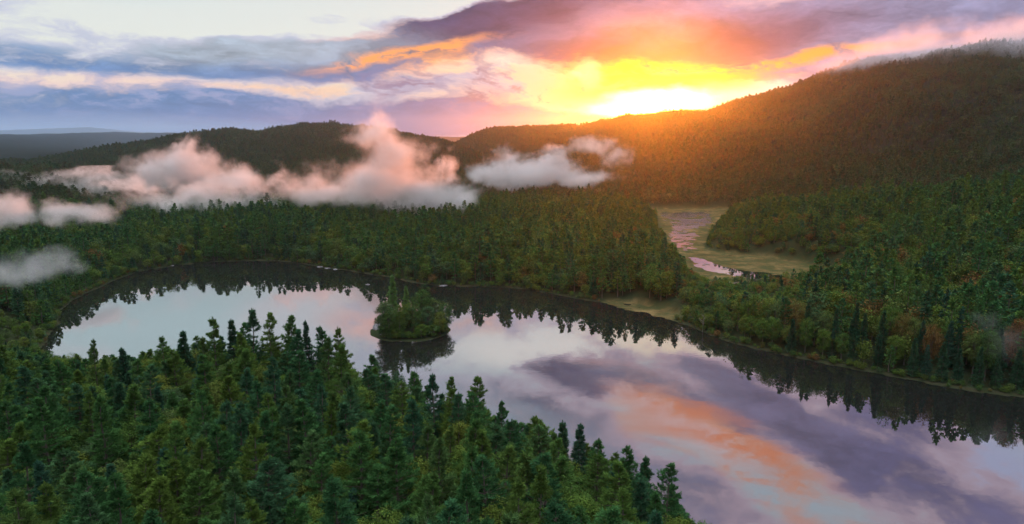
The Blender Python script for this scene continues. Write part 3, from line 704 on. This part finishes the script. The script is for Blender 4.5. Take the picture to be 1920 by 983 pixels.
# ------------------------------------------------------------------ forests nobody could count
def gn_forest(name, pts, scales, rots, which, variants, kinds_n=None):
    """points carry scale, turn and variant; one node modifier puts a tree mesh on each"""
    me = bpy.data.meshes.new(name); me.vertices.add(len(pts)); me.vertices.foreach_set('co', np.asarray(pts, np.float32).ravel())
    for nm, typ, arr in (('tree_scale', 'FLOAT_VECTOR', scales), ('tree_turn', 'FLOAT_VECTOR', rots), ('tree_kind', 'INT', which)):
        a = me.attributes.new(nm, typ, 'POINT'); a.data.foreach_set('vector' if typ == 'FLOAT_VECTOR' else 'value', np.asarray(arr, np.float32 if typ != 'INT' else np.int32).ravel())
    o = link(bpy.data.objects.new(name, me))
    ng = bpy.data.node_groups.new(name, 'GeometryNodeTree')
    ng.interface.new_socket('Geometry', in_out='INPUT', socket_type='NodeSocketGeometry'); ng.interface.new_socket('Geometry', in_out='OUTPUT', socket_type='NodeSocketGeometry')
    gi = ng.nodes.new('NodeGroupInput'); go = ng.nodes.new('NodeGroupOutput')
    jn = ng.nodes.new('GeometryNodeJoinGeometry')
    for v in reversed(variants):
        src = bpy.data.objects.new('forest_tree_shape', v)
        oi = ng.nodes.new('GeometryNodeObjectInfo'); oi.inputs['Object'].default_value = src; oi.inputs['As Instance'].default_value = False
        g2 = ng.nodes.new('GeometryNodeGeometryToInstance'); ng.links.new(oi.outputs['Geometry'], g2.inputs[0]); ng.links.new(g2.outputs[0], jn.inputs[0])
    ip = ng.nodes.new('GeometryNodeInstanceOnPoints'); ip.inputs['Pick Instance'].default_value = True
    ng.links.new(gi.outputs[0], ip.inputs['Points']); ng.links.new(jn.outputs[0], ip.inputs['Instance'])
    for nm, typ, sock in (('tree_scale', 'FLOAT_VECTOR', 'Scale'), ('tree_turn', 'FLOAT_VECTOR', 'Rotation'), ('tree_kind', 'INT', 'Instance Index')):
        a = ng.nodes.new('GeometryNodeInputNamedAttribute'); a.data_type = typ; a.inputs[0].default_value = nm
        ng.links.new(a.outputs[0], ip.inputs[sock])
    ng.links.new(ip.outputs[0], go.inputs[0])
    md = o.modifiers.new('trees', 'NODES'); md.node_group = ng
    tag(o, kind='stuff'); return o
rg = np.random.default_rng(31)
M_PINE = lod_variants(conifer, PINE, 5, 400, dict(kind='pine', lod=1)); M_SPR = lod_variants(conifer, SPRUCE, 3, 420, dict(kind='spruce', lod=1))
M_BRO = lod_variants(broadleaf, BROAD, 4, 440, dict(lod=1)); M_RUS = lod_variants(broadleaf, RUSTY, 2, 460, dict(lod=1))
MID = M_PINE+M_SPR+M_BRO+M_RUS
MID_H = [22]*8+[17]*6
F_SPR = lod_variants(conifer, FARL, 3, 500, dict(kind='pine', lod=2)); F_BRO = lod_variants(broadleaf, FARL, 4, 520, dict(lod=2))
FAR = F_SPR+F_BRO; FAR_H = [22]*3+[17]*4
def scatter(r0, r1, step, az0, az1, jit=.42):
    """jittered points of a fan between two distances"""
    xs = np.arange(-r1, r1, step); ys = np.arange(-50, r1, step)
    gx, gy = np.meshgrid(xs, ys); gx = gx+rg.uniform(-jit, jit, gx.shape)*step; gy = gy+rg.uniform(-jit, jit, gy.shape)*step
    r = np.hypot(gx, gy); a = np.degrees(np.arctan2(gx, gy)); ok = (r >= r0) & (r < r1) & (a > az0) & (a < az1)
    return gx[ok], gy[ok]
# middle distance: both far banks
x, y = scatter(200, 900, 6.1, -43, 46)
h, l, ii, m_, f_ = height(x, y)
near_zone = (y < 345) & (x < 110) & ~((poly_sd(far_shore[:4]+[(-500, 600), (-500, 300)], x, y) < 0))
ok = (l > 1.3) & (m_ > 4) & (f_ > 3) & ~near_zone & (h > .3)
ux = np.array(used); 
x, y, h, l, m_ = x[ok], y[ok], h[ok], l[ok], m_[ok]
dmin = np.full(len(x), 1e9)
for a, b in used: dmin = np.minimum(dmin, (x-a)**2+(y-b)**2)
ok = dmin > 4.2**2; x, y, h, l, m_ = x[ok], y[ok], h[ok], l[ok], m_[ok]
az = np.degrees(np.arctan2(x, y)); patch = fbm(x/70, y/70, 3)
u = rg.random(len(x)); pc = np.where(az < 0, .62, .34)+patch*.5
kind = np.where(u < pc*.7, rg.integers(0, 5, len(x)), np.where(u < pc, rg.integers(5, 8, len(x)), rg.integers(8, 12, len(x))))
rus = (kind >= 8) & (rg.random(len(x)) < np.where(az > 8, .12, .03)+np.clip(fbm(x/45+9, y/45, 2)-.12, 0, 1)*.9*(az > 3)+(az > 30)*(np.hypot(x, y) < 340)*.25); kind = np.where(rus, rg.integers(12, 14, len(x)), kind)
hg = np.where(kind < 5, rg.uniform(15, 24, len(x)), np.where(kind < 8, rg.uniform(12, 20, len(x)), rg.uniform(11, 17, len(x))))
hg *= np.clip(.38+.62*l/9, .38, 1)*(1+.30*fbm(x/22, y/22, 2))*np.where(rg.random(len(x)) < .06, 1.22, 1)*np.clip(.32+m_/60, .36, 1)*np.where(az > 24, 1.12, 1)
# nothing on the near side of the marsh stands high enough to hide it
c0, c1 = azel(1300, 520)[0], azel(1500, 520)[0]; rr_ = np.hypot(x, y)
lim = np.tan(np.radians(12.5+.6*fbm(x/20, y/20, 2)))*rr_
sel_ = (az > c0-1) & (az < c1+.5) & (rr_ < 452); hg = np.where(sel_, np.clip(CAM_H-lim-h, 5.5, hg), hg)
s = hg/np.array(MID_H)[kind]; sxy = s*np.clip(rg.uniform(.85, 1.35, len(x))/s**.5, .8, 1.9)
rots = np.stack([0*x, 0*x, rg.uniform(0, 6.28, len(x))], -1)
lb = az < 6.5
for nm, sel in (('far_shore_forest', lb), ('right_bank_forest', ~lb)):
    gn_forest(nm, np.stack([x, y, h-.2], -1)[sel], np.stack([sxy, sxy, s], -1)[sel], rots[sel], kind[sel], MID)
print('mid trees', len(x))
# low growth that breaks the edge of the water
x, y = scatter(225, 800, 2.5, -43, 46)
h, l, ii, m_, f_ = height(x, y)
ok = (l > .1) & (l < 4.0) & (m_ > 0) & (f_ > 1) & (rg.random(len(x)) < .85) & ~((y < 250) & (x < 60))
x, y, h = x[ok], y[ok], h[ok]
kind = rg.integers(8, 12, len(x)); kind = np.where(rg.random(len(x)) < .12, 12, kind); s = rg.uniform(1.3, 4.2, len(x))/17
gn_forest('shore_bushes', np.stack([x, y, h-.5], -1), np.stack([s*1.7, s*1.7, s], -1), np.stack([0*x, 0*x, rg.uniform(0, 6.28, len(x))], -1), kind, MID)
print('shore bushes', len(x))
# leftovers of the near wood
if near_rest:
    nr = np.array([(a, b, c, d) for a, b, c, d, _ in near_rest]); kk = np.array([{'pine': rg.integers(0, 5), 'spruce': rg.integers(5, 8), 'broadleaf': rg.integers(8, 12)}[e[4]] for e in near_rest])
    s = nr[:, 3]/np.array(MID_H)[kk]
    gn_forest('near_shore_forest', nr[:, :3], np.stack([s*1.1, s*1.1, s], -1), np.stack([0*s, 0*s, rg.uniform(0, 6.28, len(s))], -1), kk, MID)
# hills
x, y = scatter(900, 2950, 7.0, -42, 45)
h, l, ii, m_, f_ = height(x, y); r = np.hypot(x, y); az = np.degrees(np.arctan2(x, y))
D = np.interp(az, HILL_C[:, 0], HILL_C[:, 1]); DL = np.where(az < 0, np.interp(az, HILL_L[:, 0], HILL_L[:, 1]), D)
ok = (l > 4) & (m_ > 8) & (h > .3) & (r < np.maximum(D*(az > -10), DL)+140)
x, y, h, az, r = x[ok], y[ok], h[ok], az[ok], r[ok]
u = rg.random(len(x)); pc = np.where(h > 90, .25, .35)+fbm(x/120, y/120, 3)*.4
kind = np.where(u < pc, rg.integers(0, 3, len(x)), rg.integers(3, 7, len(x)))
hg = np.where(kind < 3, rg.uniform(13, 20, len(x)), rg.uniform(10, 16, len(x))); hg = hg*(1+.45*fbm(x/30, y/30, 2)); s = hg/np.array(FAR_H)[kind]
s = s*.78; sxy = s*np.where(kind < 3, 1.2, 1.4)
rots = np.stack([0*x, 0*x, rg.uniform(0, 6.28, len(x))], -1)
sel = (az > -3.5)
for nm, sl in (('mountain_forest', sel), ('hill_forest', ~sel)):
    gn_forest(nm, np.stack([x, y, h-.3], -1)[sl], np.stack([sxy, sxy, s], -1)[sl], rots[sl], kind[sl], FAR)
print('hill trees', len(x))

# ------------------------------------------------------------------ rocks of the island
def rock_mat():
    m, t = new_mat('grey_rock'); geo = nd(t, 'ShaderNodeNewGeometry').outputs['Position']
    n = nd(t, 'ShaderNodeTexNoise', inp={'Vector': geo, 'Scale': .9, 'Detail': 8.0, 'Roughness': .7}).outputs[0]
    c = wmix(nd(t, 'ShaderNodeMapRange', inp={0: n, 1: .35, 2: .65}).outputs[0], (.06, .06, .065), (.26, .25, .26), tree=t)
    b = nd(t, 'ShaderNodeBump', inp={'Strength': .8, 'Distance': .3, 'Height': n})
    p = nd(t, 'ShaderNodeBsdfPrincipled', inp={'Base Color': c, 'Roughness': .85, 'Normal': b.outputs[0]})
    nd(t, 'ShaderNodeOutputMaterial', inp={0: p.outputs[0]}); return m
ROCK = rock_mat()
import bmesh
def boulder(x, y, z, sx_, sy_, sz_, rz, seed, label):
    bm = bmesh.new(); bmesh.ops.create_icosphere(bm, subdivisions=4, radius=1)
    rg_ = np.random.default_rng(seed); o1, o2 = rg_.uniform(0, 50, 2)
    for v in bm.verts:
        p = v.co; n = float(fbm(np.array([p.x*1.3+p.z+o1]), np.array([p.y*1.3-p.z*.6+o2]), 4)[0])
        v.co = p*(1+.38*n); v.co.z = round(v.co.z*3.2)/3.2*.5+v.co.z*.5
        v.co = Vector((v.co.x*sx_, v.co.y*sy_, v.co.z*sz_))
    me = bpy.data.meshes.new('boulder'); bm.to_mesh(me); bm.free(); me.materials.append(ROCK)
    o = link(bpy.data.objects.new('boulder', me)); o.location = (x, y, z); o.rotation_euler = (0, 0, rz)
    return tag(o, label, 'boulder')
gx_, gy_ = G(706, 618); boulder(gx_+1.5, gy_+1, .3, 3.4, 4.6, 2.6, .3, 1, 'long pale grey boulder at the left tip of the island')
gx_, gy_ = G(722, 632); boulder(gx_+.8, gy_+2.0, .1, 3.6, 2.2, 1.6, -.3, 2, 'low grey ledge right of the long boulder on the island')
gx_, gy_ = G(739, 636.5); boulder(gx_, gy_+.6, 0, 1.0, .7, .55, 0, 3, 'small white rock in the water before the island')
gx_, gy_ = G(690, 534); boulder(gx_, gy_, .05, 1.5, .8, .5, 0, 4, 'tiny lone pale rock out in the dark far water')
for i, (px, py, w) in enumerate([(600, 501, 2.6), (614, 503.5, 2.0), (629, 505.5, 1.6), (832, 536, 3.0), (322, 498.5, 1.8)]):
    gx_, gy_ = G(px, py); boulder(gx_, gy_, .0, w, 1.0, .55, .1*i, 10+i, ['widest of three pale rocks on the far shore', 'middle one of three pale rocks on the far shore', 'smallest of three pale rocks on the far shore', 'brownish flat rock on the shore behind the island', 'pale rock on the far left shore'][i])

# dead grey snags
def snag(px, py, hgt, label, seed):
    gx_, gy_ = G(px, py, 4); z = H1(gx_, gy_); rs = np.random.default_rng(seed)
    e = link(bpy.data.objects.new('dead_tree', None)); e.location = (gx_, gy_, z)
    tr = [tube([(0, 0, -.5), (.1, 0, hgt*.5), (.4, .1, hgt)], [.16, .10, .03], 6)]
    br = []
    for k in range(9):
        zz = hgt*rs.uniform(.35, .95); a = rs.uniform(0, 6.28); L = hgt*.3*(1.2-zz/hgt)
        br.append(tube([(.1, 0, zz), (math.cos(a)*L*.6, math.sin(a)*L*.6, zz+L*.45), (math.cos(a)*L, math.sin(a)*L, zz+L)], [.09, .06, .02], 4))
    m, t = new_mat('bleached_wood'); nn = nd(t, 'ShaderNodeTexNoise', inp={'Scale': 3.0}).outputs[0]
    p = nd(t, 'ShaderNodeBsdfPrincipled', inp={'Base Color': wmix(nn, (.14, .125, .11), (.26, .24, .21), tree=t), 'Roughness': .9}); nd(t, 'ShaderNodeOutputMaterial', inp={0: p.outputs[0]})
    link(bpy.data.objects.new('trunk', mesh_from('trunk', *join(tr), [m])), e); link(bpy.data.objects.new('branches', mesh_from('branches', *join(br), [m])), e)
    return tag(e, label, 'dead tree')
snag(1318, 608, 10, 'pale bare dead tree at the head of the right bank, near the lily flat', 1)

# ------------------------------------------------------------------ air: haze and fog
def vol_mat(name, density, color, aniso, ):
    m, t = new_mat(name)
    v = nd(t, 'ShaderNodeVolumePrincipled', inp={'Color': (*color, 1), 'Density': density, 'Anisotropy': aniso})
    nd(t, 'ShaderNodeOutputMaterial', inp={1: v.outputs[0]}); return m, t, v
def box(name, lo, hi_, mat):
    v = [(x, y, z) for x in (lo[0], hi_[0]) for y in (lo[1], hi_[1]) for z in (lo[2], hi_[2])]
    f = [(0, 1, 3, 2), (4, 6, 7, 5), (0, 4, 5, 1), (2, 3, 7, 6), (0, 2, 6, 4), (1, 5, 7, 3)]
    return link(bpy.data.objects.new(name, mesh_from(name, v, f, [mat])))
hm, _, _ = vol_mat('haze', 4.6e-5, (.72, .85, 1.0), .88)
tag(box('haze', (-10900, -400, -8), (10900, 11000, 362), hm), kind='stuff')

vm, _, _ = vol_mat('valley_haze', 1.9e-4, (.36, .68, 1.0), .2)
tag(box('valley_haze', (-9000, 3000, -3), (-1700, 9400, 215), vm), kind='stuff')
def fog(name, d, blobs, dens, label, depth=130, nscale=.016, thr=.0, rag=1.5, seed=0, aniso=.55, color=(.97, .97, .98)):
    """a cloud of mist at distance d; blobs: (px, py, half width px, half height px) of its billows as seen, each given depth"""
    B = []
    for bl in blobs:
        px, py, w, h_ = bl[:4]; dd = d+(bl[4] if len(bl) > 4 else 0); k = bl[5] if len(bl) > 5 else 1.0
        x, y, z = at_dist(px, py, dd); sl = dd/F_PX*1.02
        B.append((x, y, z, w*sl, max(h_*sl, 4), min(depth, max(w*sl*.9, 18)), k))
    Ba = np.array(B); m = 1.55
    az0 = math.atan2(Ba[:, 0].mean(), Ba[:, 1].mean()); ca, sa = math.cos(az0), math.sin(az0)
    cx0, cy0, cz0 = Ba[:, 0].mean(), Ba[:, 1].mean(), Ba[:, 2].mean()
    loc = []                                  # blob centres in the fog's own frame: x across, y away
    for x, y, z, a, b, c_, k in B:
        dx, dy = x-cx0, y-cy0; loc.append((dx*ca-dy*sa, dx*sa+dy*ca, z-cz0, a, c_, b, k))
    La = np.array(loc)
    lo = (La[:, :3]-La[:, 3:6]*m).min(0); hi_ = (La[:, :3]+La[:, 3:6]*m).max(0)
    mt, t, v = vol_mat(name, 0.0, color, aniso)
    P = nd(t, 'ShaderNodeTexCoord').outputs['Object']
    wn_ = nd(t, 'ShaderNodeTexNoise', inp={'Vector': nd(t, 'ShaderNodeVectorMath', operation='ADD', inp={0: P, 1: (seed*91.0, 0, 0)}).outputs[0], 'Scale': nscale, 'Detail': 7.0, 'Roughness': .66})
    off = nd(t, 'ShaderNodeVectorMath', operation='MULTIPLY', inp={0: nd(t, 'ShaderNodeVectorMath', operation='SUBTRACT', inp={0: wn_.outputs[1], 1: (.5, .5, .5)}).outputs[0], 1: (2.2/nscale, 2.2/nscale, 1.6/nscale)}).outputs[0]
    PW = nd(t, 'ShaderNodeVectorMath', operation='ADD', inp={0: P, 1: off}).outputs[0]
    tot = None
    for x, y, z, a, c_, b, k in loc:
        mp = nd(t, 'ShaderNodeMapping', vector_type='TEXTURE', inp={0: PW}); mp.inputs[1].default_value = (x, y, z); mp.inputs[3].default_value = (a, c_, b)
        L = nd(t, 'ShaderNodeVectorMath', operation='LENGTH', inp={0: mp.outputs[0]}).outputs[1]
        g = nd(t, 'ShaderNodeMapRange', interpolation_type='SMOOTHSTEP', inp={0: L, 1: 1.25, 2: .05, 3: 0.0, 4: k}).outputs[0]
        tot = g if tot is None else wm('MAXIMUM', tot, g, tree=t)
    n2 = nd(t, 'ShaderNodeTexNoise', inp={'Vector': PW, 'Scale': nscale*3.2, 'Detail': 6.0, 'Roughness': .68}).outputs[0]
    dn = wm('SUBTRACT', tot, wm('MULTIPLY', wm('SUBTRACT', 1.0, n2, tree=t), .66, tree=t), tree=t)
    dn = wm('MULTIPLY', wm('POWER', wm('MAXIMUM', dn, 0.0, tree=t), 1.6, tree=t), dens*1.7, tree=t)
    # fade to nothing before the hull
    sp = nd(t, 'ShaderNodeSeparateXYZ', inp={0: P})
    t.links.new(dn, v.inputs['Density'])
    # hull: one closed box of the fog's extent
    o = box(name, lo, hi_, mt); o.location = (cx0, cy0, cz0); o.rotation_euler = (0, 0, -az0)
    mt.cycles.volume_step_rate = .6
    return tag(o, label, 'fog bank')
fog('fog_bank', 1050, [(345, 316, 92, 50), (290, 320, 55, 42), (372, 286, 42, 42), (430, 330, 70, 28), (350, 264, 24, 28)], .075, 'orange sunlit fog cloud before the long wooded hill on the left', seed=1)
fog('fog_bank', 700, [(700, 345, 150, 56), (740, 300, 92, 66), (715, 258, 72, 52), (708, 208, 34, 50, 0, .6), (600, 350, 100, 38), (800, 355, 100, 56), (846, 308, 32, 50, 0, .9), (850, 385, 75, 40), (545, 347, 48, 20), (770, 398, 95, 26), (705, 175, 22, 34, 0, .5)], .075, 'large rising fog column in front of the hills, with a tall wispy top', seed=2)
fog('fog_bank', 1050, [(1010, 325, 130, 38), (930, 332, 75, 30), (1085, 338, 85, 26), (1030, 298, 60, 22)], .08, 'low white fog cushion under the central hill', seed=3)
fog('fog_bank', 1400, [(1110, 275, 60, 26), (1155, 295, 48, 22), (1085, 262, 28, 18), (960, 285, 45, 12)], .03, 'thin glowing wisp drifting above the white fog cushion', seed=4)
fog('fog_bank', 790, [(350, 372, 150, 22), (450, 352, 100, 20), (450, 382, 120, 15), (240, 350, 80, 14)], .05, 'flat grey fog strip lying under the orange cloud', seed=5, depth=90)
fog('fog_bank', 620, [(145, 396, 85, 24), (110, 388, 50, 18), (190, 400, 50, 20)], .09, 'bright white fog pocket above the far left trees', seed=6, depth=60, nscale=.03)
fog('fog_bank', 600, [(10, 396, 55, 34), (34, 412, 38, 22)], .09, 'white fog pocket cut by the left edge', seed=7, depth=60, nscale=.03)
fog('fog_bank', 400, [(60, 500, 75, 42), (20, 515, 60, 40), (110, 490, 40, 30)], .05, 'soft grey fog puff hanging over the left shore', seed=8, depth=30, nscale=.045)
fog('fog_bank', 1050, [(160, 330, 90, 10), (210, 342, 60, 12), (60, 336, 70, 9)], .035, 'thin fog line in the valley on the far left', seed=9, depth=80)
fog('fog_bank', 800, [(1700, 387, 32, 12), (1730, 397, 30, 9)], .02, 'small faint wisp above the right bank wood', seed=10, depth=40, nscale=.04)
fog('fog_bank', 330, [(1895, 640, 40, 50), (1850, 600, 25, 25)], .012, 'faint pale wisp at the right edge over the rusty trees', seed=11, depth=20, nscale=.06)
fog('cloud_cap', 1830, [(1760, 98, 210, 42), (1900, 92, 200, 60), (1600, 108, 130, 24, 0, .8), (2080, 85, 200, 60), (1850, 116, 160, 26), (1480, 136, 80, 12, 0, .6)], .016, 'lavender cloud cap wrapped round the mountain top', seed=12, depth=220, nscale=.006, color=(.93, .93, 1.0))
